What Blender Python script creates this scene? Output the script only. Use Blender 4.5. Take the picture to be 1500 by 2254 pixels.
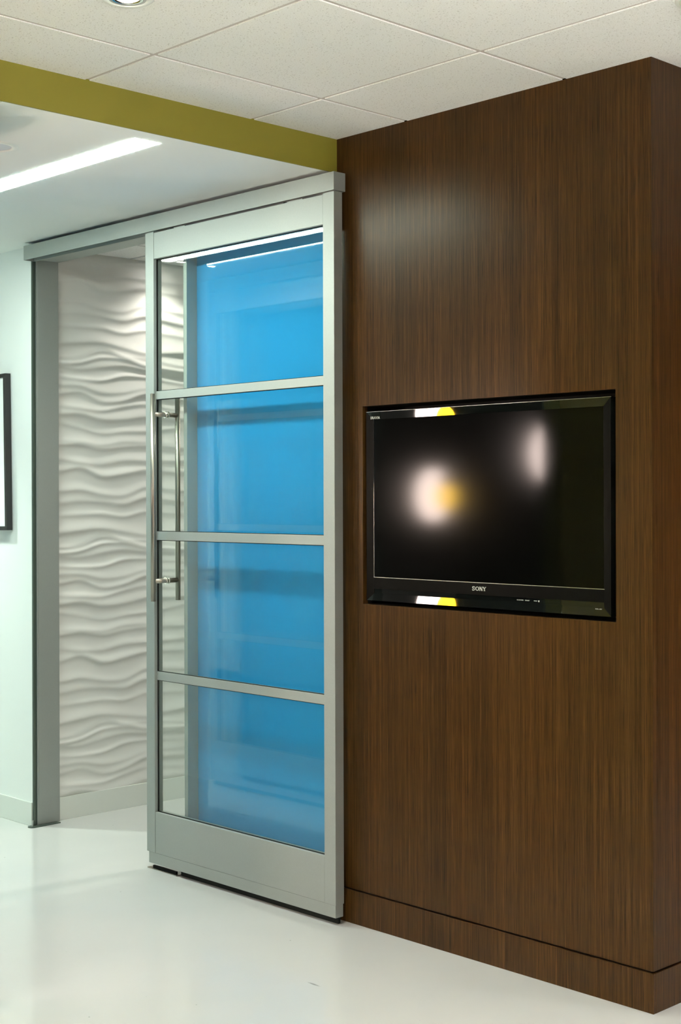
import bpy, bmesh, math, random
from mathutils import Vector, Matrix

scene = bpy.context.scene
for o in list(bpy.data.objects):
    bpy.data.objects.remove(o, do_unlink=True)
C = scene.collection

# ------------------------------------------------------------------ camera
FPX, YAW, PITCH, ROLL = 3151.6452, 0.8098, -0.0005, -0.0028
SX, SY = -30.5886, -28.4159
cam_d = bpy.data.cameras.new('camera')
cam = bpy.data.objects.new('camera', cam_d)
C.objects.link(cam)
fw = Vector((-math.sin(YAW) * math.cos(PITCH), math.cos(YAW) * math.cos(PITCH), math.sin(PITCH)))
r0 = Vector((math.cos(YAW), math.sin(YAW), 0))
u0 = r0.cross(fw)
rt = math.cos(ROLL) * r0 + math.sin(ROLL) * u0
up = -math.sin(ROLL) * r0 + math.cos(ROLL) * u0
M = Matrix((rt, up, -fw)).transposed().to_4x4()
M.translation = Vector((2.1627, -3.2578, 1.377))
cam.matrix_world = M
cam_d.sensor_fit = 'VERTICAL'
cam_d.sensor_height = 36.0
cam_d.sensor_width = 36.0
cam_d.lens = FPX * 36.0 / 2254.0
cam_d.shift_x = -SX / 2254.0
cam_d.shift_y = SY / 2254.0
cam_d.clip_start = 0.05
scene.camera = cam

# ------------------------------------------------------------------ world, view
world = bpy.data.worlds.new('world')
world.use_nodes = True
world.node_tree.nodes['Background'].inputs[0].default_value = (0.6, 0.65, 0.6, 1)
world.node_tree.nodes['Background'].inputs[1].default_value = 0.0
scene.world = world
scene.view_settings.view_transform = 'Standard'
scene.view_settings.look = 'None'
scene.view_settings.gamma = 1.0
scene.view_settings.use_curve_mapping = False
scene.view_settings.exposure = 0.88
try:
    scene.cycles.use_denoising = True
    scene.cycles.use_light_tree = False
    scene.cycles.use_adaptive_sampling = True
    scene.cycles.adaptive_threshold = 0.03
    scene.cycles.max_bounces = 9
    scene.cycles.diffuse_bounces = 6
    scene.cycles.glossy_bounces = 4
    scene.cycles.transparent_max_bounces = 12
    scene.cycles.caustics_reflective = False
    scene.cycles.caustics_refractive = False
    scene.cycles.sample_clamp_indirect = 10.0
except Exception:
    pass

# light strengths (lamps of the place; the added uplights share the main colour)
CORRIDOR_LINE = 39.0              # radiance of the slot light in the low ceiling
COL_CORR = (0.86, 1.0, 0.90)
COL_MAIN = (1.0, 0.985, 0.945)
COL_INNER = (1.0, 0.95, 0.86)
COL_WARM = (1.0, 0.80, 0.72)
MAIN_W = 60.0
INNER_W = 38.0

# ------------------------------------------------------------------ dimensions
H, HL, HI = 2.551, 2.4420, 2.45        # main, corridor, inner room ceilings
XF = -1.205                            # fascia plane
XR, YB, YT = 4.6, -5.6, 3.0            # main room extents
XE = -5.6                              # far end of corridor
YO = -1.24                             # wall across the corridor
XJ = -3.0477                           # left jamb face
WT = 0.127                             # wall thickness
XW = -3.085                            # wave wall

# ------------------------------------------------------------------ node helpers
def mat(name):
    m = bpy.data.materials.new(name)
    m.use_nodes = True
    nt = m.node_tree
    b = nt.nodes['Principled BSDF']
    return m, nt, b

def N(nt, typ, **kw):
    n = nt.nodes.new(typ)
    for k, v in kw.items():
        if k in ('operation', 'blend_type', 'data_type', 'noise_dimensions', 'feature', 'musgrave_type'):
            setattr(n, k, v)
        else:
            n.inputs[k].default_value = v
    return n

def L(nt, a, b):
    nt.links.new(a, b)

def ramp(nt, src, stops):
    r = nt.nodes.new('ShaderNodeValToRGB')
    e = r.color_ramp.elements
    e[0].position, e[0].color = stops[0][0], (*stops[0][1], 1)
    e[1].position, e[1].color = stops[-1][0], (*stops[-1][1], 1)
    for p, c in stops[1:-1]:
        q = e.new(p)
        q.color = (*c, 1)
    L(nt, src, r.inputs[0])
    return r.outputs[0]

def coords(nt, scale):
    t = nt.nodes.new('ShaderNodeTexCoord')
    mp = nt.nodes.new('ShaderNodeMapping')
    mp.inputs['Scale'].default_value = scale
    L(nt, t.outputs['Object'], mp.inputs['Vector'])
    return mp.outputs[0]

def plain(name, col, rough=0.5, metal=0.0, spec=0.5, bump=0.0, bscale=200):
    m, nt, b = mat(name)
    b.inputs['Base Color'].default_value = (*col, 1)
    b.inputs['Roughness'].default_value = rough
    b.inputs['Metallic'].default_value = metal
    b.inputs['Specular IOR Level'].default_value = spec
    n = N(nt, 'ShaderNodeTexNoise', Scale=bscale, Detail=3.0)
    L(nt, coords(nt, (1, 1, 1)), n.inputs['Vector'])
    if bump > 0:
        bp = N(nt, 'ShaderNodeBump', Strength=bump, Distance=0.001)
        L(nt, n.outputs[0], bp.inputs['Height'])
        L(nt, bp.outputs[0], b.inputs['Normal'])
    return m

def emit(name, col, strength):
    m = bpy.data.materials.new(name)
    m.use_nodes = True
    nt = m.node_tree
    nt.nodes.clear()
    e = N(nt, 'ShaderNodeEmission', Strength=strength)
    e.inputs[0].default_value = (*col, 1)
    o = nt.nodes.new('ShaderNodeOutputMaterial')
    L(nt, e.outputs[0], o.inputs[0])
    return m

def glass(name, tint):
    # thin architectural glass: clear, with Schlick reflection
    m = bpy.data.materials.new(name)
    m.use_nodes = True
    nt = m.node_tree
    nt.nodes.clear()
    tr = nt.nodes.new('ShaderNodeBsdfTransparent')
    tr.inputs[0].default_value = (*tint, 1)
    gl = N(nt, 'ShaderNodeBsdfGlossy', Roughness=0.0)
    gl.inputs[0].default_value = (1, 1, 1, 1)
    lw = N(nt, 'ShaderNodeLayerWeight', Blend=0.5)
    p = N(nt, 'ShaderNodeMath', operation='POWER')
    p.inputs[1].default_value = 5.0
    L(nt, lw.outputs['Facing'], p.inputs[0])
    q = N(nt, 'ShaderNodeMath', operation='MULTIPLY_ADD')
    q.inputs[1].default_value = 0.96
    q.inputs[2].default_value = 0.04
    L(nt, p.outputs[0], q.inputs[0])
    mx = nt.nodes.new('ShaderNodeMixShader')
    L(nt, q.outputs[0], mx.inputs[0])
    L(nt, tr.outputs[0], mx.inputs[1])
    L(nt, gl.outputs[0], mx.inputs[2])
    o = nt.nodes.new('ShaderNodeOutputMaterial')
    L(nt, mx.outputs[0], o.inputs[0])
    return m

def wood_mat():
    m, nt, b = mat('dark_veneer')
    fine = N(nt, 'ShaderNodeTexNoise', Scale=1.0, Detail=4.0, Roughness=0.65)
    L(nt, coords(nt, (420, 420, 6.0)), fine.inputs['Vector'])
    mid = N(nt, 'ShaderNodeTexNoise', Scale=1.0, Detail=2.0, Roughness=0.5)
    L(nt, coords(nt, (120, 120, 0.8)), mid.inputs['Vector'])
    big = N(nt, 'ShaderNodeTexNoise', Scale=1.0, Detail=1.0)
    L(nt, coords(nt, (7, 7, 0.35)), big.inputs['Vector'])
    a = N(nt, 'ShaderNodeMath', operation='MULTIPLY_ADD')
    a.inputs[1].default_value = 0.62
    L(nt, fine.outputs[0], a.inputs[0])
    c = N(nt, 'ShaderNodeMath', operation='MULTIPLY')
    c.inputs[1].default_value = 0.38
    L(nt, mid.outputs[0], c.inputs[0])
    L(nt, c.outputs[0], a.inputs[2])
    colr = ramp(nt, a.outputs[0], [(0.34, (0.010, 0.0036, 0.0009)), (0.45, (0.031, 0.0136, 0.0032)),
                                   (0.54, (0.048, 0.0218, 0.0053)), (0.68, (0.088, 0.0410, 0.0115))])
    # occasional dark pore streaks
    pore = N(nt, 'ShaderNodeTexNoise', Scale=1.0, Detail=1.0)
    L(nt, coords(nt, (520, 520, 11.0)), pore.inputs['Vector'])
    pr = ramp(nt, pore.outputs[0], [(0.30, (0.35, 0.35, 0.35)), (0.42, (1, 1, 1))])
    mx = N(nt, 'ShaderNodeMixRGB', blend_type='MULTIPLY', Fac=1.0)
    L(nt, colr, mx.inputs[1])
    L(nt, pr, mx.inputs[2])
    hue = ramp(nt, big.outputs[0], [(0.35, (0.86, 0.86, 0.90)), (0.65, (1.12, 1.06, 1.0))])
    m2 = N(nt, 'ShaderNodeMixRGB', blend_type='MULTIPLY', Fac=1.0)
    L(nt, mx.outputs[0], m2.inputs[1])
    L(nt, hue, m2.inputs[2])
    L(nt, m2.outputs[0], b.inputs['Base Color'])
    b.inputs['Roughness'].default_value = 0.31
    b.inputs['Specular IOR Level'].default_value = 0.19
    b.inputs['Specular Tint'].default_value = (1.0, 0.92, 0.80, 1)
    bp = N(nt, 'ShaderNodeBump', Strength=0.25, Distance=0.0006)
    L(nt, fine.outputs[0], bp.inputs['Height'])
    L(nt, bp.outputs[0], b.inputs['Normal'])
    return m

def tile_mat():
    m, nt, b = mat('mineral_fibre')
    n = N(nt, 'ShaderNodeTexNoise', Scale=330.0, Detail=2.0, Roughness=0.6)
    L(nt, coords(nt, (1, 1, 1)), n.inputs['Vector'])
    s = ramp(nt, n.outputs[0], [(0.28, (0.66, 0.64, 0.60)), (0.42, (0.82, 0.815, 0.78)), (0.62, (0.87, 0.87, 0.845))])
    v = N(nt, 'ShaderNodeTexVoronoi', Scale=105.0)
    L(nt, coords(nt, (1, 1, 1)), v.inputs['Vector'])
    d = ramp(nt, v.outputs['Distance'], [(0.10, (0.62, 0.60, 0.56)), (0.26, (1, 1, 1))])
    mx = N(nt, 'ShaderNodeMixRGB', blend_type='MULTIPLY', Fac=0.75)
    L(nt, s, mx.inputs[1])
    L(nt, d, mx.inputs[2])
    L(nt, mx.outputs[0], b.inputs['Base Color'])
    b.inputs['Roughness'].default_value = 0.9
    b.inputs['Specular IOR Level'].default_value = 0.1
    bp = N(nt, 'ShaderNodeBump', Strength=0.4, Distance=0.001)
    L(nt, n.outputs[0], bp.inputs['Height'])
    L(nt, bp.outputs[0], b.inputs['Normal'])
    return m

def floor_mat():
    m, nt, b = mat('white_resin_floor')
    n = N(nt, 'ShaderNodeTexNoise', Scale=1.6, Detail=3.0)
    L(nt, coords(nt, (1, 1, 1)), n.inputs['Vector'])
    base = ramp(nt, n.outputs[0], [(0.3, (0.56, 0.57, 0.55)), (0.7, (0.595, 0.60, 0.575))])
    # sparse specks
    v = N(nt, 'ShaderNodeTexVoronoi', Scale=9.0)
    L(nt, coords(nt, (1, 1, 1)), v.inputs['Vector'])
    sp = ramp(nt, v.outputs['Distance'], [(0.012, (0.35, 0.35, 0.32)), (0.03, (1, 1, 1))])
    mx = N(nt, 'ShaderNodeMixRGB', blend_type='MULTIPLY', Fac=0.8)
    L(nt, base, mx.inputs[1])
    L(nt, sp, mx.inputs[2])
    # one scuff, about 9 cm long, near the wood wall
    tc = nt.nodes.new('ShaderNodeTexCoord')
    mp = nt.nodes.new('ShaderNodeMapping')
    mp.vector_type = 'TEXTURE'
    mp.inputs['Location'].default_value = (-0.803, -0.489, 0)
    mp.inputs['Scale'].default_value = (0.050, 0.009, 1)
    L(nt, tc.outputs['Object'], mp.inputs['Vector'])
    g = nt.nodes.new('ShaderNodeTexGradient')
    g.gradient_type = 'SPHERICAL'
    L(nt, mp.outputs[0], g.inputs['Vector'])
    sn = N(nt, 'ShaderNodeTexNoise', Scale=1.0, Detail=2.0)
    L(nt, coords(nt, (420, 900, 1)), sn.inputs['Vector'])
    mm = N(nt, 'ShaderNodeMath', operation='MULTIPLY')
    L(nt, g.outputs['Fac'], mm.inputs[0])
    L(nt, sn.outputs[0], mm.inputs[1])
    sc = ramp(nt, mm.outputs[0], [(0.22, (1, 1, 1)), (0.42, (0.42, 0.41, 0.39))])
    m3 = N(nt, 'ShaderNodeMixRGB', blend_type='MULTIPLY', Fac=1.0)
    L(nt, mx.outputs[0], m3.inputs[1])
    L(nt, sc, m3.inputs[2])
    L(nt, m3.outputs[0], b.inputs['Base Color'])
    b.inputs['Roughness'].default_value = 0.16
    b.inputs['Specular IOR Level'].default_value = 0.5
    n2 = N(nt, 'ShaderNodeTexNoise', Scale=5.0, Detail=2.0)
    L(nt, coords(nt, (1, 1, 1)), n2.inputs['Vector'])
    bp = N(nt, 'ShaderNodeBump', Strength=0.12, Distance=0.004)
    L(nt, n2.outputs[0], bp.inputs['Height'])
    L(nt, bp.outputs[0], b.inputs['Normal'])
    return m

def metal_mat():
    m, nt, b = mat('satin_aluminium')
    n = N(nt, 'ShaderNodeTexNoise', Scale=260.0, Detail=2.0)
    L(nt, coords(nt, (1, 1, 1)), n.inputs['Vector'])
    c = ramp(nt, n.outputs[0], [(0.3, (0.445, 0.470, 0.445)), (0.7, (0.46, 0.485, 0.46))])
    L(nt, c, b.inputs['Base Color'])
    b.inputs['Metallic'].default_value = 1.0
    b.inputs['Roughness'].default_value = 0.70
    return m

W = {
    'wood': wood_mat(), 'tile': tile_mat(), 'floor': floor_mat(), 'metal': metal_mat(),
    'grid': plain('painted_grid', (0.54, 0.49, 0.45), 0.6),
    'white': plain('white_wall_paint', (0.80, 0.83, 0.80), 0.75, bump=0.05),
    'ceil': plain('smooth_ceiling_paint', (0.87, 0.90, 0.86), 0.8, bump=0.03),
    'olive': plain('olive_paint', (0.215, 0.188, 0.017), 0.6, bump=0.04),
    'grey': plain('grey_wall_paint', (0.55, 0.55, 0.50), 0.75, bump=0.05),
    'base': plain('white_baseboard_paint', (0.70, 0.73, 0.68), 0.5),
    'wave': plain('white_wave_relief', (0.72, 0.715, 0.68), 0.45, spec=0.4),
    'blue': plain('back_painted_blue_glass', (0.026, 0.285, 0.630), 0.03, spec=0.75),
    'steel': plain('brushed_stainless', (0.36, 0.33, 0.28), 0.36, metal=1.0),
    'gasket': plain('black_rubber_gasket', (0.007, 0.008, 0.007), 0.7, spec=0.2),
    'seal': plain('green_grey_seal', (0.055, 0.075, 0.06), 0.45),
    'black': plain('matt_black', (0.006, 0.006, 0.006), 0.7, spec=0.3),
    'gloss': plain('piano_black', (0.004, 0.005, 0.0045), 0.02, spec=0.6),
    'band': plain('soft_black_band', (0.003, 0.003, 0.0026), 0.35, spec=0.05),
    'line': plain('silver_line', (0.55, 0.58, 0.56), 0.3, metal=1.0),
    'print': plain('silver_print', (0.62, 0.62, 0.56), 0.5),
    'frame': plain('black_wood_frame', (0.018, 0.016, 0.016), 0.45),
    'paper': plain('white_mat_board', (0.90, 0.91, 0.89), 0.8),
    'art': plain('pale_art_print', (0.62, 0.66, 0.62), 0.8),
    'trim': plain('white_lamp_trim', (0.82, 0.83, 0.78), 0.35),
    'lens': plain('frosted_lens', (0.62, 0.64, 0.70), 0.3),
    'chrome': plain('chrome_reflector', (0.75, 0.72, 0.68), 0.12, metal=1.0),
    'glass': glass('clear_glass', (0.955, 0.985, 0.968)),
    'slot': emit('slot_diffuser', COL_CORR, CORRIDOR_LINE),
    'lamp_main': emit('lamp_glow', (1.0, 0.97, 0.9), 30.0),
    'lamp_corr': emit('lamp_glow_corridor', (0.95, 1.0, 0.96), 40.0),
    'globe': emit('warm_globe', COL_WARM, 46.0),
    'amber': emit('amber_globe', (1.0, 0.56, 0.015), 46.0),
    'taupe': plain('taupe_paint', (0.26, 0.25, 0.21), 0.8),
    'russet': plain('russet_paint', (0.16, 0.06, 0.035), 0.7),
    'dim': plain('unlit_room_dark', (0.010, 0.010, 0.008), 0.9),  # near-black so the room across the corridor reads as unlit
    'hole': plain('shadowed_can', (0.05, 0.045, 0.04), 0.6),
}
def screen_mat():
    m, nt, b = mat('matt_lcd_screen')
    b.inputs['Base Color'].default_value = (0.0012, 0.0014, 0.0012, 1)
    b.inputs['Roughness'].default_value = 0.095
    b.inputs['Specular IOR Level'].default_value = 0.16
    return m
W['screen'] = screen_mat()

# ------------------------------------------------------------------ mesh helpers
def box(bm, x0, x1, y0, y1, z0, z1, bev=0.0):
    vs = [bm.verts.new(p) for p in ((x0, y0, z0), (x1, y0, z0), (x1, y1, z0), (x0, y1, z0),
                                    (x0, y0, z1), (x1, y0, z1), (x1, y1, z1), (x0, y1, z1))]
    fs = [bm.faces.new([vs[i] for i in f]) for f in ((0, 3, 2, 1), (4, 5, 6, 7), (0, 1, 5, 4),
                                                     (1, 2, 6, 5), (2, 3, 7, 6), (3, 0, 4, 7))]
    if bev > 0:
        es = set(e for f in fs for e in f.edges)
        bmesh.ops.bevel(bm, geom=list(es), offset=bev, segments=2, profile=0.5, affect='EDGES')

def cyl(bm, p0, p1, r, seg=20, r2=None):
    p0, p1 = Vector(p0), Vector(p1)
    d = p1 - p0
    mtx = Matrix.Translation((p0 + p1) / 2) @ d.to_track_quat('Z', 'Y').to_matrix().to_4x4()
    bmesh.ops.create_cone(bm, cap_ends=True, segments=seg, radius1=r, radius2=r if r2 is None else r2,
                          depth=d.length, matrix=mtx)

def lathe(bm, cx, cy, prof, seg=40, close=False):
    # prof: list of (radius, z); revolve around a vertical axis
    rings = []
    for r, z in prof:
        if r < 1e-6:
            rings.append([bm.verts.new((cx, cy, z))])
        else:
            rings.append([bm.verts.new((cx + r * math.cos(2 * math.pi * i / seg),
                                        cy + r * math.sin(2 * math.pi * i / seg), z)) for i in range(seg)])
    pairs = list(zip(rings[:-1], rings[1:]))
    if close:
        pairs.append((rings[-1], rings[0]))
    for a, b_ in pairs:
        for i in range(seg):
            j = (i + 1) % seg
            if len(a) == 1 and len(b_) == 1:
                continue
            if len(a) == 1:
                bm.faces.new((a[0], b_[j], b_[i]))
            elif len(b_) == 1:
                bm.faces.new((a[i], a[j], b_[0]))
            else:
                bm.faces.new((a[i], a[j], b_[j], b_[i]))

def prism(bm, poly, z0, z1):
    a = [bm.verts.new((x, y, z0)) for x, y in poly]
    b_ = [bm.verts.new((x, y, z1)) for x, y in poly]
    bm.faces.new(a[::-1])
    bm.faces.new(b_)
    n = len(poly)
    for i in range(n):
        j = (i + 1) % n
        bm.faces.new((a[i], a[j], b_[j], b_[i]))

def ringframe(bm, ox0, ox1, oz0, oz1, ix0, ix1, iz0, iz1, y0, y1, yi=None):
    # rectangular frame in the XZ plane, front face at y0 (inner edge at yi), back at y1
    if yi is None:
        yi = y0
    O = [(ox0, oz0), (ox1, oz0), (ox1, oz1), (ox0, oz1)]
    I = [(ix0, iz0), (ix1, iz0), (ix1, iz1), (ix0, iz1)]
    of = [bm.verts.new((x, y0, z)) for x, z in O]
    inf = [bm.verts.new((x, yi, z)) for x, z in I]
    ob = [bm.verts.new((x, y1, z)) for x, z in O]
    ib = [bm.verts.new((x, y1, z)) for x, z in I]
    for i in range(4):
        j = (i + 1) % 4
        bm.faces.new((of[i], of[j], inf[j], inf[i]))
        bm.faces.new((ob[j], ob[i], ib[i], ib[j]))
        bm.faces.new((of[j], of[i], ob[i], ob[j]))
        bm.faces.new((inf[i], inf[j], ib[j], ib[i]))

def obj(name, bm, m, parent=None, smooth=False):
    bmesh.ops.recalc_face_normals(bm, faces=bm.faces)
    me = bpy.data.meshes.new(name)
    bm.to_mesh(me)
    bm.free()
    me.materials.append(W[m] if isinstance(m, str) else m)
    if smooth:
        for p in me.polygons:
            p.use_smooth = True
    o = bpy.data.objects.new(name, me)
    C.objects.link(o)
    if parent is not None:
        attach(o, parent)
    return o

WORLD = {}
def attach(o, parent):
    o.parent = parent
    off = WORLD.get(parent.name, Vector((0, 0, 0)))
    o.location = -off if parent.parent is None else Vector((0, 0, 0))
    WORLD[o.name] = Vector((0, 0, 0))

def mk(name, m, parent=None, boxes=(), bev=0.0, smooth=False):
    bm = bmesh.new()
    for b_ in boxes:
        box(bm, *b_, bev=bev)
    return obj(name, bm, m, parent, smooth)

def tag(o, label, cat=None, group=None, kind=None):
    o['label'] = label
    if cat:
        o['category'] = cat
    if group:
        o['group'] = group
    if kind:
        o['kind'] = kind
    return o

def thing(name, loc, label, cat, group=None, kind=None):
    o = bpy.data.objects.new(name, None)
    o.empty_display_size = 0.1
    C.objects.link(o)
    o.location = loc
    WORLD[o.name] = Vector(loc)
    return tag(o, label, cat, group, kind)

def struct(name, m, boxes, label, cat, bev=0.0):
    return tag(mk(name, m, None, boxes, bev), label, cat, kind='structure')

def copy_tree(o, parent=None):
    c = o.copy()
    C.objects.link(c)
    c.parent = parent
    for ch in list(o.children):
        copy_tree(ch, c)
    return c

# ================================================================== STRUCTURE
struct('floor', 'floor', [(XE, XR, YB, YT, -0.10, 0.0)], 'glossy white resin floor running through corridor and room', 'floor')

# ---- main suspended ceiling: grid bars and one object per tile
ceil = thing('ceiling', (0, 0, H), 'speckled off-white tile ceiling above the dark wood wall', 'ceiling', kind='structure')
G0X, G0Y, PT = -0.89396, -0.97346, 0.6096
mk('ceiling_slab', 'ceil', ceil, [(XF, XR, YB, 0.0, H + 0.03, H + 0.13), (0.0, XR, 0.0, YT, H + 0.03, H + 0.13)])
half = 0.0075
def cells(lo, hi, g0):
    k = math.floor((lo - g0) / PT)
    out = []
    while g0 + k * PT < hi - 1e-6:
        a, b_ = g0 + k * PT, g0 + (k + 1) * PT
        out.append((max(a + half, lo), min(b_ - half, hi)))
        k += 1
    return [c for c in out if c[1] - c[0] > 0.01]
fullmesh = {}
random.seed(3)
for (x0, x1) in cells(XF, XR, G0X):
    for (y0, y1) in cells(YB, YT, G0Y):
        if x1 <= 0.0 and y0 >= 0.0:
            continue
        if y1 > 0.0 and x0 < 0.0:
            if x1 > 0.0 and y0 < 0.0:          # the tile notched round the wood corner
                poly = [(x0, y0), (x1, y0), (x1, y1), (0.0, y1), (0.0, 0.0), (x0, 0.0)]
                bm = bmesh.new()
                prism(bm, poly, H, H + 0.028)
                obj('ceiling_tile', bm, 'tile', ceil)
                continue
            if x1 <= 0.0:
                y1 = 0.0
            elif y0 >= 0.0:
                x0 = 0.0
        key = (round(x1 - x0, 4), round(y1 - y0, 4))
        if key not in fullmesh:
            bm = bmesh.new()
            w, h_ = (x1 - x0) / 2, (y1 - y0) / 2
            box(bm, -w, w, -h_, h_, 0.0, 0.028)
            t = obj('ceiling_tile', bm, 'tile', ceil)
            fullmesh[key] = t.data
        else:
            t = bpy.data.objects.new('ceiling_tile', fullmesh[key])
            C.objects.link(t)
            t.parent = ceil
        t.location = ((x0 + x1) / 2, (y0 + y1) / 2, 0.0)
k = 0
for g0, lo, hi, ax in ((G0X, XF, XR, 0), (G0Y, YB, YT, 1)):
    k = math.ceil((lo - g0) / PT)
    while g0 + k * PT < hi:
        c = g0 + k * PT
        e = 0.0085
        if ax == 0:
            mk('grid_bar', 'grid', ceil, [(c - e, c + e, YB, (0.0 if c < 0 else YT), H + 0.003, H + 0.030)])
        else:
            mk('grid_bar', 'grid', ceil, [((XF if c < 0 else 0.0), XR, c - e, c + e, H + 0.0032, H + 0.0302)])
        k += 1

# ---- low smooth ceiling of the corridor with the slot for the line of light, and its olive fascia
SL = (-2.985, -1.286, -0.752, -0.658)          # slot x0,x1,y0,y1
struct('ceiling_corridor', 'ceil', [
    (XE, SL[0], YO, 0.0, HL, HL + 0.25), (SL[1], XF - 0.006, YO, 0.0, HL, HL + 0.25),
    (SL[0], SL[1], YO, SL[2], HL, HL + 0.25), (SL[0], SL[1], SL[3], 0.0, HL, HL + 0.25)],
    'smooth pale green-white low ceiling over the corridor', 'ceiling')
struct('trim_1', 'olive', [(XF - 0.006, XF, YB, 0.0, HL, H + 0.03)], 'long olive green fascia band under the tile ceiling', 'fascia')

# ---- left wall, white, with baseboard
struct('wall_left', 'white', [(XE, XJ - 0.012, 0.0, WT, 0.0, H)], 'white corridor wall left of the door opening', 'wall')
struct('baseboard_left', 'base', [(XE, XJ - 0.012, -0.006, 0.0, 0.0, 0.100)], 'white baseboard under the framed picture', 'baseboard', bev=0.0015)

# ---- wall over the opening
struct('wall_over_door', 'white', [(XJ - 0.012, XF, 0.0, WT, 2.395, H)], 'white wall strip hidden above the door track', 'wall')

# ---- wood wall with recess for the television
TVX0, TVX1, TVZ0, TVZ1 = -1.0893, -0.116, 1.0374, 1.6725
GZ0, GZ1 = 0.1070, 0.1130
XWD = XF                                       # where the veneer starts
wood = thing('wall_right', (0, 0, 0), 'dark brown wood veneer wall with a recessed television', 'wall', kind='structure')
bm = bmesh.new()
ringframe(bm, XWD, 0.0, GZ1, H, TVX0, TVX1, TVZ0, TVZ1, 0.0, 0.022)
obj('front_panel', bm, 'wood', wood)
mk('side_panel', 'wood', wood, [(-0.022, 0.0, 0.0221, YT, GZ1, H)])
mk('groove', 'black', wood, [(XWD, -0.010, 0.010, 0.022, 0.0, GZ1), (-0.022, -0.010, 0.022, YT, 0.0, GZ1)])
bm = bmesh.new()
ringframe(bm, TVX0 - 0.02, TVX1 + 0.02, TVZ0 - 0.02, TVZ1 + 0.02, TVX0, TVX1, TVZ0, TVZ1, 0.0225, 0.13)
box(bm, TVX0 - 0.02, TVX1 + 0.02, 0.13, 0.14, TVZ0 - 0.02, TVZ1 + 0.02)
obj('recess_lining', bm, 'black', wood)
mk('end_stud', 'wood', wood, [(XWD, XWD + 0.02, 0.0221, 0.12, 0.0, H)])
bb = thing('baseboard_right', (0, 0, 0), 'dark wood baseboard with a shadow groove along the veneer wall', 'baseboard', kind='structure')
mk('front_board', 'wood', bb, [(XWD, 0.001, -0.0015, 0.0095, 0.0, GZ0)], bev=0.0006)
mk('side_board', 'wood', bb, [(-0.0095, 0.0015, 0.0096, YT, 0.0, GZ0)], bev=0.0006)

# ---- the room behind the opening: wave relief wall, tile ceiling, plain walls
YI = 2.3
XIR = -1.26
# crest lines of the relief: heights at five stations along the wall, strength, softness above the crest
WY0, WPY, WPZ = 0.147, 0.690, 0.817
CREST = [((1.234, 1.244, 1.251, 1.234, 1.219), 1.0, 0.030), ((1.174, 1.187, 1.228, 1.201, 1.192), 0.6, 0.022),
         ((1.167, 1.173, 1.210, 1.191, 1.171), 0.40, 0.012), ((1.146, 1.154, 1.182, 1.181, 1.160), 0.75, 0.012),
         ((1.135, 1.128, 1.144, 1.155, 1.142), 0.85, 0.028), ((1.089, 1.082, 1.082, 1.107, 1.108), 0.55, 0.012),
         ((1.055, 1.055, 1.031, 1.037, 1.062), 0.80, 0.030), ((1.018, 1.027, 0.990, 1.001, 1.032), 0.95, 0.024),
         ((0.965, 0.958, 0.951, 0.972, 0.987), 0.55, 0.018), ((0.929, 0.933, 0.912, 0.917, 0.933), 1.10, 0.034),
         ((0.890, 0.872, 0.850, 0.861, 0.866), 0.45, 0.016), ((0.818, 0.813, 0.802, 0.819, 0.820), 0.45, 0.026),
         ((0.796, 0.800, 0.781, 0.794, 0.800), 0.85, 0.022), ((0.735, 0.723, 0.716, 0.733, 0.733), 0.80, 0.026),
         ((0.684, 0.699, 0.662, 0.673, 0.690), 0.95, 0.026), ((0.597, 0.603, 0.583, 0.579, 0.615), 0.80, 0.028),
         ((0.547, 0.556, 0.551, 0.540, 0.568), 0.85, 0.030), ((0.491, 0.493, 0.495, 0.482, 0.503), 0.50, 0.016)]
def crest_z(c, y):
    st = [0.0, 0.108, 0.222, 0.340, 0.455, 0.575]
    v = list(c) + [(c[4] + c[0]) / 2]
    t = (y - WY0) % WPY
    xs_ = st + [WPY]
    k = max(i for i in range(6) if xs_[i] <= t + 1e-9)
    a, b_ = v[k], v[(k + 1) % 6]
    h = xs_[k + 1] - xs_[k]
    u = (t - xs_[k]) / h
    m0 = (v[(k + 1) % 6] - v[k - 1]) / 2
    m1 = (v[(k + 2) % 6] - v[k]) / 2
    return (2 * u ** 3 - 3 * u ** 2 + 1) * a + (u ** 3 - 2 * u * u + u) * m0 + (3 * u * u - 2 * u ** 3) * b_ + (u ** 3 - u * u) * m1
def wave_row(y):
    out = []
    for n, (c, a, wu) in enumerate(CREST):
        zc = crest_z(c, y)
        amp = 0.0125 * a * (0.80 + 0.20 * math.sin(8.5 * y + 2.1 * n))
        for k in range(-2, 4):
            z = zc + k * WPZ
            if 0.0 < z < 2.55:
                out.append((z, amp, wu))
    return out
def wave(row, z):
    h = 0.0
    for zc, a, wu in row:
        d = z - zc
        if d > 0.11 or d < -0.04:
            continue
        h += a * (math.exp(-(d / wu) ** 1.7) if d > 0 else math.exp(-(d / (0.0085 + 0.22 * wu)) ** 2))
    return h
bm = bmesh.new()
ny, nz = 170, 560
y0w, y1w, z0w, z1w = WT, YI, 0.098, HI
ver = []
for i in range(ny + 1):
    u = i / ny
    y = y0w + (y1w - y0w) * (u ** 1.35)
    row = []
    wrow = wave_row(y)
    for j in range(nz + 1):
        z = z0w + (z1w - z0w) * j / nz
        row.append(bm.verts.new((XW + wave(wrow, z), y, z)))
    ver.append(row)
for i in range(ny):
    for j in range(nz):
        bm.faces.new((ver[i][j], ver[i + 1][j], ver[i + 1][j + 1], ver[i][j + 1]))
wv_ = obj('wall_inner_left', bm, 'wave', None, True)
tag(wv_, 'white sculpted wave relief wall seen through the door opening', 'wall', kind='structure')
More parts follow.
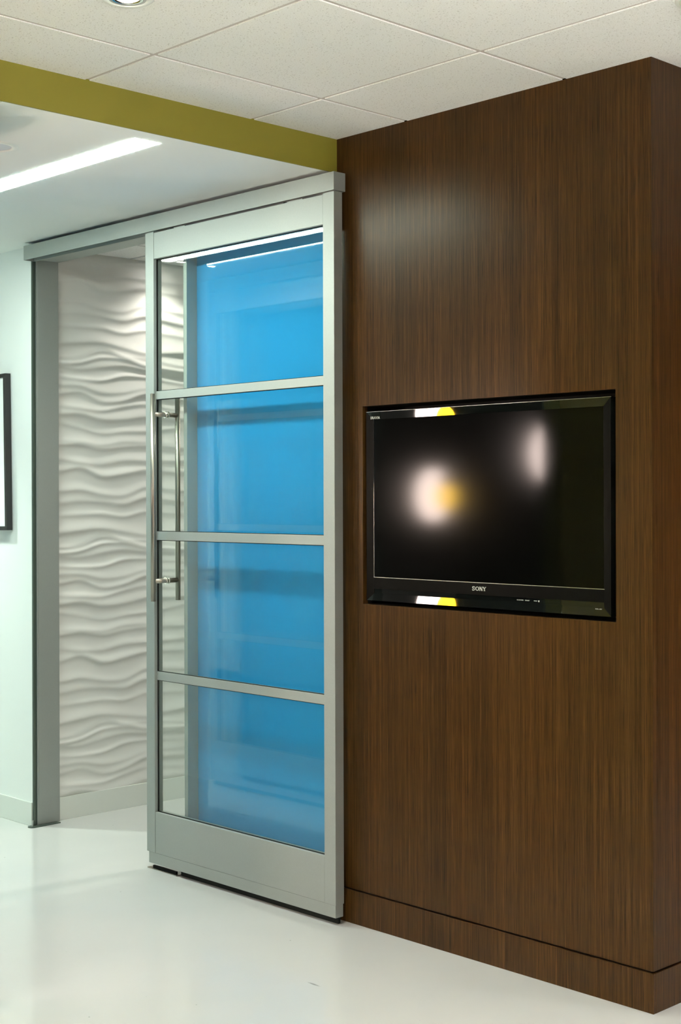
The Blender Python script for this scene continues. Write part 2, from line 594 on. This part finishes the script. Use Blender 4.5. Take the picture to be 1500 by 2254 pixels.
struct('baseboard_inner', 'base', [(XW - 0.01, XW + 0.012, WT, YI, 0.0, 0.098)], 'pale baseboard below the wave relief wall', 'baseboard', bev=0.0012)
struct('wall_inner_backing', 'grey', [(XW - 0.12, XW - 0.008, WT, YI, 0.0, H)], 'hidden backing behind the wave relief wall', 'wall')
struct('wall_inner_back', 'taupe', [(XW - 0.12, XIR + 0.1, YI, YI + 0.1, 0.0, H)], 'plain wall at the back of the room behind the door', 'wall')
struct('wall_inner_right', 'taupe', [(XIR, XIR + 0.035, WT, YI, 0.0, H)], 'plain side wall of the room behind the blue glass', 'wall')
ci = thing('ceiling_inner', (0, 0, HI), 'speckled tile ceiling glimpsed above the wave relief wall', 'ceiling', kind='structure')
mk('ceiling_slab', 'ceil', ci, [(XW - 0.1, XIR, WT, YI, HI + 0.03, HI + 0.1)])
gx, gy = -2.775, 0.127 + 0.40
xs = [XW - 0.01, gx, gx + PT, gx + 2 * PT, XIR]
ys = [WT, gy, gy + PT, gy + 2 * PT, YI]
for i in range(4):
    for j in range(4):
        mk('ceiling_tile', 'tile', ci, [(xs[i] + half, xs[i + 1] - half, ys[j] + half, ys[j + 1] - half, HI, HI + 0.028)])
for i in range(1, 4):
    mk('grid_bar', 'grid', ci, [(xs[i] - 0.0075, xs[i] + 0.0075, WT, YI, HI + 0.005, HI + 0.03)])
    mk('grid_bar', 'grid', ci, [(XW, XIR, ys[i] - 0.0075, ys[i] + 0.0075, HI + 0.0052, HI + 0.0302)])

# ---- wall across the corridor with its own door opening, the room behind it, outer walls
AX = -4.383
OX0, OX1 = AX - XF, AX - XJ + 0.012            # opening span on that wall
struct('wall_opposite', 'white', [(XE, OX0, YO - WT, YO, 0.0, H), (OX0, OX1, YO - WT, YO, 2.395, H),
                                  ], 'white wall on the near side of the corridor', 'wall')
struct('wall_opposite_end', 'olive', [(OX1, -1.245, YO - WT, YO, 0.0, H)], 'olive wall end beside the second sliding door', 'wall')
struct('wall_corridor_end', 'white', [(XE - 0.1, XE, YB, 0.1, 0.0, H)], 'white wall closing the far end of the corridor', 'wall')
struct('wall_main_left', 'olive', [(-1.345, -1.245, YB, YO - WT, 0.0, H)], 'olive green wall beside the camera left of the room', 'wall')
struct('wall_rear', 'white', [(XE, XR, YB - 0.1, YB, 0.0, H)], 'white wall behind the camera', 'wall')
struct('wall_main_right', 'russet', [(XR, XR + 0.1, YB, YT, 0.0, H)], 'russet wall at the far right of the room', 'wall')
struct('wall_main_far', 'russet', [(0.0, XR, YT, YT + 0.1, 0.0, H)], 'russet wall beyond the corner of the veneer wall', 'wall')
struct('wall_opposite_room', 'dim', [(XE, OX0 + 0.0, YO - WT - 0.02, YO - WT, 0.0, 2.46), (-1.365, -1.345, YB, YO - WT, 0.0, 2.46), (XE, -1.365, YB, YB + 0.02, 0.0, 2.46)], 'wall lining darkened in colour as the unlit room across the corridor', 'wall')
struct('floor_opposite', 'dim', [(XE, -1.365, YB + 0.02, YO - WT - 0.02, 0.0, 0.004)], 'floor sheet darkened in colour as the unlit room across the corridor', 'floor')
struct('ceiling_opposite', 'dim', [(XE, -1.245, YB, YO - WT, 2.46, H)], 'ceiling darkened in colour as the unlit room across the corridor', 'ceiling')

# ================================================================== SLIDING DOOR SET
YD, YDB = -0.0635, -0.0261             # leaf front and back
YG0, YG1 = -0.0450, -0.0390            # glass
XDL, XDR, XIL, XI2 = -2.1685, -1.1541, -2.1186, -1.2060
ZD0, ZDS, ZD1, ZBR, ZTR = 0.0246, 0.0660, 2.3665, 0.2169, 2.2655
door = thing('door_1', ((XDL + XDR) / 2, (YD + YDB) / 2, ZD0), 'sliding aluminium door with four clear panes and a long pull handle', 'door', kind='structure')
mk('stile', 'metal', door, [(XDL, XIL, YD, YDB, ZDS, ZD1)], bev=0.0008)
mk('stile', 'metal', door, [(XI2, XDR, YD, YDB, ZDS, ZD1)], bev=0.0008)
mk('top_rail', 'metal', door, [(XIL + 0.0012, XI2 - 0.0006, YD + 0.0006, YDB, ZTR, ZD1 - 0.0042)], bev=0.0008)
mk('bottom_rail', 'metal', door, [(XIL + 0.0018, XI2 - 0.0006, YD + 0.0006, YDB, ZDS, ZBR)], bev=0.0008)
mk('bottom_sweep', 'metal', door, [(XDL + 0.011, XDR - 0.002, YD + 0.0012, YDB - 0.002, ZD0, ZDS - 0.0004)], bev=0.0006)
mk('gap_shade_strip', 'gasket', door, [(-1.990, XDR - 0.010, -0.0420, -0.0330, 0.0015, ZD0)])  # black strip standing in for the shade in the gap under the leaf
zm = [(1.7455, 1.7755), (1.2245, 1.2565), (0.7060, 0.7375)]
edges = [ZBR] + [v for z0, z1 in reversed(zm) for v in (z0, z1)] + [ZTR]
for z0, z1 in zm:
    mk('muntin', 'metal', door, [(XIL, XI2, YD + 0.0105, YG0, z0, z1)], bev=0.0008)
    mk('muntin', 'metal', door, [(XIL, XI2, YG1, YDB - 0.002, z0, z1)], bev=0.0008)
for i in range(0, 8, 2):
    z0, z1 = edges[i], edges[i + 1]
    p = mk('pane', 'glass', door, [(XIL, XI2, YG0, YG1, z0, z1)])
    bm = bmesh.new()
    ringframe(bm, XIL, XI2, z0, z1, XIL + 0.0030, XI2 - 0.0030, z0 + 0.0022, z1 - 0.0022, YG0 - 0.0052, YG0 - 0.0002)
    obj('gasket', bm, 'gasket', p)
# hanger clips showing in the slit above the leaf
for xa, xb in ((-2.003, -1.938), (-1.385, -1.310)):
    mk('hanger_clip', 'metal', door, [(xa, xb, YD + 0.006, YD + 0.018, ZD1 - 0.0041, ZD1 - 0.0002)])
    mk('hanger_bolt', 'black', door, [(xa - 0.016, xa - 0.002, YD + 0.003, YD + 0.017, ZD1 - 0.0041, ZD1 - 0.0002)])
# pull handle: two bars through the glass
HXc, RB = -2.071, 0.0095
hd = obj('pull_handle', (lambda bm: (cyl(bm, (HXc, -0.1035, 1.001), (HXc, -0.1035, 1.762), RB, 28), bm)[1])(bmesh.new()), 'steel', door, True)
hd['label'] = 'brushed steel pull handle'
bm = bmesh.new(); cyl(bm, (HXc, 0.0100, 1.001), (HXc, 0.0100, 1.762), RB, 28); obj('rear_bar', bm, 'steel', hd, True)
for z in (1.687, 1.0755):
    bm = bmesh.new(); cyl(bm, (HXc, -0.1035, z), (HXc, 0.010, z), 0.0088, 20); obj('standoff', bm, 'steel', hd, True)
    bm = bmesh.new()
    cyl(bm, (HXc, YG0 - 0.0045, z), (HXc, YG0 - 0.0002, z), 0.0128, 24)
    cyl(bm, (HXc, YG1 + 0.0002, z), (HXc, YG1 + 0.0045, z), 0.0128, 24)
    obj('collar', bm, 'chrome', hd, True)
for o in list(hd.children) + [hd]:
    for p in o.data.polygons:
        p.use_smooth = len(p.vertices) <= 4

# header track box
track = thing('door_track', (-2.0845, -0.038, 2.3703), 'long silver box track above the sliding door', 'door track')
mk('track_cover', 'metal', track, [(-3.0130, -1.1559, -0.0635, -0.0600, 2.3703, 2.4294), (-3.0130, -1.1559, -0.0600, -0.0120, 2.4255, 2.4294),
                                  (-3.0130, -1.1559, -0.0160, -0.0120, 2.3703, 2.4255)])
mk('end_cap', 'metal', track, [(-1.1558, -1.1540, -0.0635, -0.0120, 2.3703, 2.4294)])
mk('end_cap', 'metal', track, [(-3.0148, -3.0131, -0.0635, -0.0120, 2.3703, 2.4294)])
mk('track_rail', 'seal', track, [(-3.0120, -1.1570, -0.0470, -0.0280, 2.3800, 2.4200)])
mk('wall_bracket', 'metal', track, [(-3.0130, -1.2200, -0.0120, 0.0, 2.3960, 2.4200)])

# fixed frame in the opening and the blue panel
fr = thing('door_frame', (-2.12, 0.06, 0.0), 'silver aluminium frame lining the opening behind the sliding door', 'door frame')
mk('jamb', 'metal', fr, [(XJ - 0.012, XJ, 0.0235, WT, 0.004, 2.395)], bev=0.0006)
mk('jamb_seal', 'seal', fr, [(XJ - 0.012, XJ - 0.002, 0.0, 0.010, 0.004, 2.395)])
mk('jamb_lip', 'metal', fr, [(XJ - 0.012, XJ - 0.0005, 0.0165, 0.0230, 0.004, 2.395)])
mk('jamb_channel', 'seal', fr, [(XJ - 0.012, XJ - 0.006, 0.0100, 0.0165, 0.004, 2.395)])
mk('head', 'metal', fr, [(XJ, XF, 0.0, WT, 2.3850, 2.3950)])
XM0, XM1, XM2 = -2.042, -2.017, -1.999
mk('mullion', 'metal', fr, [(XM0, XM1, 0.016, WT, 0.0, 2.385)], bev=0.0006)
mk('glazing_bead', 'metal', fr, [(XM1, XM2, -0.002, 0.050, 0.0, 2.385)], bev=0.0006)
mk('end_post', 'metal', fr, [(-1.262, XF, 0.0, WT, 0.0, 2.385)])
mk('sill', 'metal', fr, [(XM2, -1.262, 0.0, 0.050, 0.0, 0.030)])
bp_ = mk('blue_pane', 'blue', fr, [(XM2 - 0.012, -1.255, 0.0460, 0.0560, 0.0, 2.385)])
bp_['label'] = 'glossy sky blue back-painted glass'

# floor guide under the leaf, floor plate at the jamb
fg = thing('floor_guide', (-2.10, -0.045, 0.0), 'small black floor guide beneath the sliding door', 'door guide')
mk('channel', 'gasket', fg, [(-2.150, -2.010, -0.0500, -0.0420, 0.003, 0.013)])
mk('base_plate', 'steel', fg, [(-2.175, -2.000, -0.0570, -0.0310, 0.0, 0.003)])
fp = thing('floor_plate', (-3.03, 0.03, 0.0), 'thin grey metal floor plate at the foot of the left jamb', 'floor plate')
bm = bmesh.new()
pts = [(-3.0477 + 0.020, 0.118)] + [(-3.0435 + 0.020 * math.cos(a), -0.012 + 0.018 * math.sin(a)) for a in [math.radians(d) for d in range(0, -181, -20)]] + [(-3.0620, 0.0), (-3.047, 0.0), (-3.047, 0.118)]
prism(bm, pts, 0.0, 0.0035)
obj('plate', bm, 'seal', fp)
bm = bmesh.new(); cyl(bm, (-3.0440, -0.010, 0.0035), (-3.0440, -0.010, 0.028), 0.004, 14); obj('pin', bm, 'line', fp)

# the same door set on the wall across the corridor (shows mirrored in the blue glass)
for o, lab in ((door, 'second sliding glass door across the corridor, mirrored in the blue glass'),
               (track, 'second silver track box across the corridor, mirrored in the blue glass'),
               (fr, 'second aluminium door frame across the corridor, mirrored in the blue glass')):
    c = copy_tree(o)
    c.rotation_euler = (0, 0, math.pi)
    c.location = (AX - o.location.x, YO - o.location.y, o.location.z)
    c['label'] = lab
    if o is door:
        c.name = 'door_2'

# ================================================================== TELEVISION
tv = thing('television', (-0.603, 0.05, 1.051), 'black flat television set flush into the dark wood wall', 'television')
TX0, TX1, TZ0, TZ1 = -1.0735, -0.1330, 1.0510, 1.6525
SX0, SX1, SZ0, SZ1 = -1.0420, -0.1580, 1.1255, 1.6280
YF = 0.0010
bm = bmesh.new()
def quad(*ps):
    bm.faces.new([bm.verts.new(p) for p in ps])
ZL = 1.0740
DT, DB = 0.0020, 0.0027
quad((TX0, YF, TZ1), (TX1, YF, TZ1), (SX1, YF + DT, SZ1), (SX0, YF + DT, SZ1))
quad((TX0, YF, TZ0), (TX1, YF, TZ0), (SX1, YF + DB, ZL), (SX0, YF + DB, ZL))
quad((TX0, YF, TZ0), (TX0, YF, TZ1), (TX0, 0.06, TZ1), (TX0, 0.06, TZ0))
quad((TX1, YF, TZ0), (TX1, YF, TZ1), (TX1, 0.06, TZ1), (TX1, 0.06, TZ0))
quad((TX0, YF, TZ0), (TX1, YF, TZ0), (TX1, 0.06, TZ0), (TX0, 0.06, TZ0))
quad((TX0, YF, TZ1), (TX1, YF, TZ1), (TX1, 0.06, TZ1), (TX0, 0.06, TZ1))
bmesh.ops.remove_doubles(bm, verts=bm.verts, dist=1e-5)
obj('bezel', bm, 'gloss', tv)
bm = bmesh.new()
quad((TX0, YF, TZ0), (TX0, YF, TZ1), (SX0, YF + DT, SZ1), (SX0, YF + DB, ZL))
obj('side_bezel', bm, 'band', tv)
bm = bmesh.new()
quad((TX1, YF, TZ0), (TX1, YF, TZ1), (SX1, YF + DT, SZ1), (SX1, YF + DB, ZL))
obj('side_bezel', bm, 'band', tv)
mk('rear_shell', 'black', tv, [(TX0 + 0.03, TX1 - 0.03, 0.060, 0.125, TZ0 + 0.03, TZ1 - 0.03)])
mk('screen', 'screen', tv, [(SX0, SX1, YF + 0.0040, YF + 0.012, SZ0 + 0.0006, SZ1)])
mk('speaker_band', 'band', tv, [(SX0 - 0.002, SX1 + 0.002, YF + 0.0026, YF + 0.012, 1.0895, SZ0 - 0.0004)])
mk('control_strip', 'gloss', tv, [(SX0 - 0.004, SX1 + 0.004, YF + 0.0034, YF + 0.012, 1.0736, 1.0890)])
mk('silver_line', 'line', tv, [(SX0 - 0.002, SX1 + 0.002, YF + 0.0020, YF + 0.006, SZ0 - 0.0010, SZ0 + 0.0004)])
mk('silver_line', 'band', tv, [(SX0 - 0.002, SX1 + 0.002, YF + 0.0022, YF + 0.006, 1.0888, 1.0897)])
mk('silver_line', 'line', tv, [(SX0 - 0.0012, SX0 - 0.0004, YF + 0.0022, YF + 0.006, SZ0, SZ1)])  # bright strip standing in for the reflection along the left bezel slope
mk('silver_line', 'line', tv, [(TX0, TX1, YF - 0.0004, YF + 0.004, TZ1 - 0.0002, TZ1 + 0.0006)])

def text(body, x0, x1, z0, parent, name, y, m='print', zh=None):
    cu = bpy.data.curves.new('txt', 'FONT')
    cu.body = body
    cu.size = 1.0
    cu.extrude = 0.0
    to = bpy.data.objects.new('txt', cu)
    C.objects.link(to)
    dg = bpy.context.evaluated_depsgraph_get()
    me = bpy.data.meshes.new_from_object(to.evaluated_get(dg))
    bpy.data.objects.remove(to, do_unlink=True)
    vx = [v.co.x for v in me.vertices]
    vy = [v.co.y for v in me.vertices]
    sx = (x1 - x0) / (max(vx) - min(vx))
    sz = sx if zh is None else zh / (max(vy) - min(vy))
    mx, my = min(vx), min(vy)
    for v in me.vertices:
        v.co = Vector((x0 + (v.co.x - mx) * sx, y, z0 + (v.co.y - my) * sz))
    bm = bmesh.new()
    bm.from_mesh(me)
    ex = bmesh.ops.extrude_face_region(bm, geom=list(bm.faces))
    for v in [g for g in ex['geom'] if isinstance(g, bmesh.types.BMVert)]:
        v.co.y -= 0.0004
    o = obj(name, bm, m, parent)
    return o

# maker's name in slab-serif letters
bm = bmesh.new()
def slab(x0, x1, z0, z1):
    box(bm, x0, x1, YL - 0.0006, YL, z0, z1)
def strokes(pts, w, wz=None):
    wz = wz or w
    n = len(pts)
    a, b_ = [], []
    for i, (x, z) in enumerate(pts):
        p, q = pts[max(i - 1, 0)], pts[min(i + 1, n - 1)]
        dx, dz = q[0] - p[0], q[1] - p[1]
        l = math.hypot(dx, dz)
        nx, nz_ = -dz / l * w / 2, dx / l * wz / 2
        a.append((x + nx, z + nz_)); b_.append((x - nx, z - nz_))
    for i in range(n - 1):
        vs = []
        for yy in (YL - 0.0006, YL):
            vs.append([bm.verts.new((p[0], yy, p[1])) for p in (a[i], a[i + 1], b_[i + 1], b_[i])])
        bm.faces.new(vs[0]); bm.faces.new(vs[1][::-1])
        for k in range(4):
            bm.faces.new((vs[0][k], vs[1][k], vs[1][(k + 1) % 4], vs[0][(k + 1) % 4]))
YL = YF + 0.0026
lz, lh = 1.1012, 0.0122
lx = -0.6330
# S
S = [(0.86, 0.76), (0.74, 0.90), (0.50, 0.95), (0.26, 0.90), (0.16, 0.76), (0.22, 0.62), (0.50, 0.52), (0.78, 0.40), (0.85, 0.25), (0.74, 0.10), (0.50, 0.05), (0.26, 0.10), (0.13, 0.25)]
strokes([(lx + px * 0.0115, lz + pz * lh) for px, pz in S], 0.0023, 0.0016)
slab(lx + 0.0092, lx + 0.0106, lz + 0.0082, lz + lh)
slab(lx + 0.0010, lx + 0.0024, lz, lz + 0.0042)
# O
ox = lx + 0.0132
strokes([(ox + 0.0072 + 0.0058 * math.cos(t), lz + lh / 2 + 0.0053 * math.sin(t)) for t in [2 * math.pi * k / 24 for k in range(25)]], 0.0030, 0.0015)
# N
nx_ = lx + 0.0286
slab(nx_ + 0.0014, nx_ + 0.0026, lz, lz + lh)
slab(nx_ + 0.0100, nx_ + 0.0112, lz, lz + lh)
strokes([(nx_ + 0.0018, lz + lh - 0.0004), (nx_ + 0.0108, lz + 0.0006)], 0.0034)
for xa, za in ((0.0, 0.0), (0.0085, lh - 0.0014)):
    slab(nx_ + xa, nx_ + xa + 0.0041, lz + za, lz + za + 0.0014)
slab(nx_ - 0.0002, nx_ + 0.0034, lz + lh - 0.0014, lz + lh)
# Y
yx = lx + 0.0416
strokes([(yx + 0.0022, lz + lh - 0.0006), (yx + 0.0066, lz + 0.0052)], 0.0028)
strokes([(yx + 0.0108, lz + lh - 0.0006), (yx + 0.0066, lz + 0.0052)], 0.0014)
slab(yx + 0.0053, yx + 0.0079, lz, lz + 0.0056)
slab(yx + 0.0036, yx + 0.0096, lz, lz + 0.0013)
slab(yx, yx + 0.0050, lz + lh - 0.0013, lz + lh)
slab(yx + 0.0088, yx + 0.0130, lz + lh - 0.0013, lz + lh)
lg = obj('maker_logo', bm, 'print', tv)
lg['label'] = 'silver slab-serif lettering SONY'
text('BRAVIA', -1.0545, -1.0135, 1.6292, tv, 'lettering', YF + 0.0009, zh=0.0085)
text('PIC OFF/TIMER', -0.4630, -0.4390, 1.0800, tv, 'lettering', YF + 0.0034, zh=0.0026)
text('STANDBY', -0.4330, -0.4170, 1.0800, tv, 'lettering', YF + 0.0034, zh=0.0026)
text('POWER', -0.4010, -0.3890, 1.0800, tv, 'lettering', YF + 0.0034, zh=0.0026)
mk('indicator', 'print', tv, [(-0.3850, -0.3815, YF + 0.0028, YF + 0.0034, 1.0790, 1.0835)])
text('KDL-40V', -0.1860, -0.1640, 1.0690, tv, 'lettering', YF + 0.0016, zh=0.0024)

# ================================================================== PICTURE ON THE LEFT WALL
pic = thing('picture_frame', (-3.208, -0.003, 1.245), 'white matted picture in a thin black frame at left edge', 'picture')
PX0, PX1, PZ0, PZ1 = -3.760, -3.208, 1.245, 1.9165
fwid = 0.017
yb0, yb1 = -0.030, -0.003
mk('frame_bar', 'frame', pic, [(PX0, PX1, yb0, yb1, PZ1 - fwid, PZ1)], bev=0.0006)
mk('frame_bar', 'frame', pic, [(PX0, PX1, yb0, yb1, PZ0, PZ0 + fwid)], bev=0.0006)
mk('frame_bar', 'frame', pic, [(PX0, PX0 + fwid, yb0, yb1, PZ0 + fwid, PZ1 - fwid)], bev=0.0006)
mk('frame_bar', 'frame', pic, [(PX1 - fwid, PX1, yb0, yb1, PZ0 + fwid, PZ1 - fwid)], bev=0.0006)
mt = mk('mat_board', 'paper', pic, [(PX0 + fwid, PX1 - fwid, -0.0245, -0.0100, PZ0 + fwid, PZ1 - fwid)])
mk('print', 'art', pic, [(PX0 + 0.16, PX1 - 0.16, -0.0252, -0.0246, PZ0 + 0.17, PZ1 - 0.17)])
pic.rotation_euler = (0, -0.020, 0)

# ================================================================== LAMPS
# slot light
sl = thing('slot_light', ((SL[0] + SL[1]) / 2, (SL[2] + SL[3]) / 2, HL), 'long glowing white slot light in the low ceiling', 'ceiling light')
mk('diffuser', 'slot', sl, [(SL[0], SL[1], SL[2], SL[3], HL - 0.0015, HL + 0.012)])
mk('housing', 'trim', sl, [(SL[0], SL[1], SL[2], SL[3], HL + 0.014, HL + 0.10)])

def spot(name, parent, loc, watts, col, size, blend=0.7, rad=0.035):
    d = bpy.data.lights.new(name, 'SPOT')
    d.energy = watts
    d.color = col
    d.spot_size = math.radians(size)
    d.spot_blend = blend
    d.shadow_soft_size = rad
    o = bpy.data.objects.new(name, d)
    C.objects.link(o)
    o.parent = parent
    o.location = Vector(loc) - WORLD[parent.name]
    return o

def downlight(x, y, z, label, watts, col, size, group, ro=0.063, ri=0.039, glow='lamp_main', blend=0.7):
    t = thing('recessed_downlight', (x, y, z), label, 'ceiling light', group)
    bm = bmesh.new()
    lathe(bm, x, y, [(ri + 0.004, z + 0.001), (ri + 0.006, z - 0.0035), (ro - 0.006, z - 0.0035), (ro, z - 0.0004), (ro, z + 0.0005)], 48, close=True)
    obj('trim_ring', bm, 'trim', t, True)
    bm = bmesh.new()
    lathe(bm, x, y, [(ri + 0.005, z - 0.0030), (ri, z - 0.0026), (ri * 0.72, z - 0.0010), (ri * 0.72, z - 0.0006), (ri + 0.004, z - 0.0004)], 48)
    obj('reflector', bm, 'chrome', t, True)
    bm = bmesh.new()
    lathe(bm, x, y, [(0.0, z - 0.0014), (ri * 0.70, z - 0.0009)], 40)
    obj('lamp_face', bm, glow, t)
    if watts > 0:
        spot('lamp', t, (x, y, z - 0.012), watts, col, size, blend, ri * 0.8)
    return t

mains = [(-0.589, -1.278)]
for i in range(0, 3):
    for j in range(0, 3):
        mains.append((-0.589 + 1.8288 * i, -1.278 - 1.8288 * j))
mains = mains[1:]
mains += [(1.24, 0.55), (3.07, 0.55), (1.24, 2.0), (3.07, 2.0)]
for i, (x, y) in enumerate(mains):
    downlight(x, y, H, 'bright recessed downlight in the tile ceiling at the top edge' if i == 0 else
              'recessed downlight in the tile ceiling outside the view', (30.0 if y > 0 else 32.0 if i == 0 else MAIN_W), COL_MAIN, 112,
              None if i == 0 else 'downlights of the tile ceiling', blend=0.9)

# corridor: unlit disc near the fascia, small bright downlight near the far end of the slot
x, y = -1.655, -1.005
t = thing('recessed_downlight', (x, y, HL), 'round recessed light with grey lens in low ceiling, cut by left edge', 'ceiling light')
bm = bmesh.new()
lathe(bm, x, y, [(0.052, HL), (0.054, HL - 0.004), (0.068, HL - 0.004), (0.072, HL - 0.0004), (0.072, HL + 0.0005)], 48, close=True)
obj('trim_ring', bm, 'trim', t, True)
bm = bmesh.new()
lathe(bm, x, y, [(0.0, HL - 0.0012), (0.0525, HL - 0.0012)], 40)
obj('lens', bm, 'lens', t)
downlight(-2.95, -0.795, HL, 'small bright downlight mirrored in the blue glass', 0, COL_CORR, 120, None, 0.030, 0.022, 'lamp_corr')
downlight(-3.95, -0.62, HL, 'recessed downlight over the framed picture, outside the view', 85.0, COL_CORR, 105, None)
# inner room
for i, (x, y) in enumerate(((-2.93, 0.69), (-2.93, 1.90), (-1.95, 1.3))):
    downlight(x, y, HI, 'recessed downlight grazing the wave relief wall' if i == 0 else 'recessed downlight deeper in the room behind the door',
              (8.5, 8.5, INNER_W)[i], COL_INNER, (120, 120, 150)[i], None if i == 0 else 'downlights of the room behind the door', blend=0.9)

# uplights added out of view, behind and beside the camera, to brighten the tile ceiling
def uplight(x0, x1, y, z, watts, label):
    t = thing('added_uplight', ((x0 + x1) / 2, y, z), label, 'pendant lamp', 'added uplights out of view')
    mk('trough', 'trim', t, [(x0, x1, y - 0.07, y + 0.07, z, z + 0.012), (x0, x1, y - 0.07, y - 0.062, z + 0.012, z + 0.05), (x0, x1, y + 0.062, y + 0.07, z + 0.012, z + 0.05)])
    for xx in (x0 + 0.1, x1 - 0.1):
        bm = bmesh.new(); cyl(bm, (xx, y, z + 0.012), (xx, y, H), 0.003, 8); obj('hanger', bm, 'line', t)
    d = bpy.data.lights.new('lamp', 'AREA')
    d.shape = 'RECTANGLE'
    d.size, d.size_y = x1 - x0 - 0.04, 0.11
    d.energy, d.color = watts, COL_MAIN
    o = bpy.data.objects.new('lamp', d)
    C.objects.link(o)
    o.parent = t
    o.location = (0, 0, 0.045)
    o.rotation_euler = (math.pi, 0, 0)
uplight(1.40, 3.40, -1.70, 1.95, 135.0, 'long uplight added right of the view to brighten the ceiling')
uplight(0.2, 3.2, -4.35, 1.95, 120.0, 'long uplight added behind the camera to brighten the ceiling')

# smoke detector at the right of the main ceiling
x, y, r = 0.352, -0.268, 0.090
t = thing('smoke_detector', (x, y, H), 'white round detector on the ceiling at the top right corner', 'detector')
bm = bmesh.new()
lathe(bm, x, y, [(0.0, H - 0.003), (r - 0.003, H - 0.003), (r, H - 0.001), (r, H + 0.0)], 56)
obj('base_ring', bm, 'trim', t, True)
bm = bmesh.new()
lathe(bm, x, y, [(0.0, H - 0.024), (0.05, H - 0.023), (r - 0.020, H - 0.015), (r - 0.010, H - 0.0032), (r - 0.010, H - 0.002)], 56)
obj('cover', bm, 'trim', t, True)

# warm pendant globes in the room across the corridor, mirrored in the television screen
def pendant(cx, cy, cz, rx, rz, m, label):
    t = thing('pendant_lamp', (cx, cy, cz - rz), label, 'pendant lamp', 'warm pendants across the corridor')
    bm = bmesh.new()
    lathe(bm, cx, cy, [(rx * math.sin(a), cz - rz * math.cos(a)) for a in [math.pi * k / 16 for k in range(17)]], 32)
    for v in bm.verts:
        pass
    obj('globe', bm, m, t, True)
    bm = bmesh.new(); cyl(bm, (cx, cy, cz + rz), (cx, cy, 2.46), 0.004, 8); obj('cord', bm, 'black', t)
    bm = bmesh.new(); cyl(bm, (cx, cy, cz + rz - 0.012), (cx, cy, cz + rz + 0.04), 0.022, 20); obj('cap', bm, 'black', t)
pendant(-3.165, -2.62, 1.395, 0.095, 0.150, 'globe', 'oval warm white pendant lamp mirrored left of centre in the television')
pendant(-3.010, -2.55, 1.385, 0.052, 0.075, 'amber', 'small amber pendant lamp mirrored as yellow spot in the television')
pendant(-2.365, -2.62, 1.605, 0.095, 0.150, 'globe', 'oval warm white pendant lamp mirrored upper right in the television')
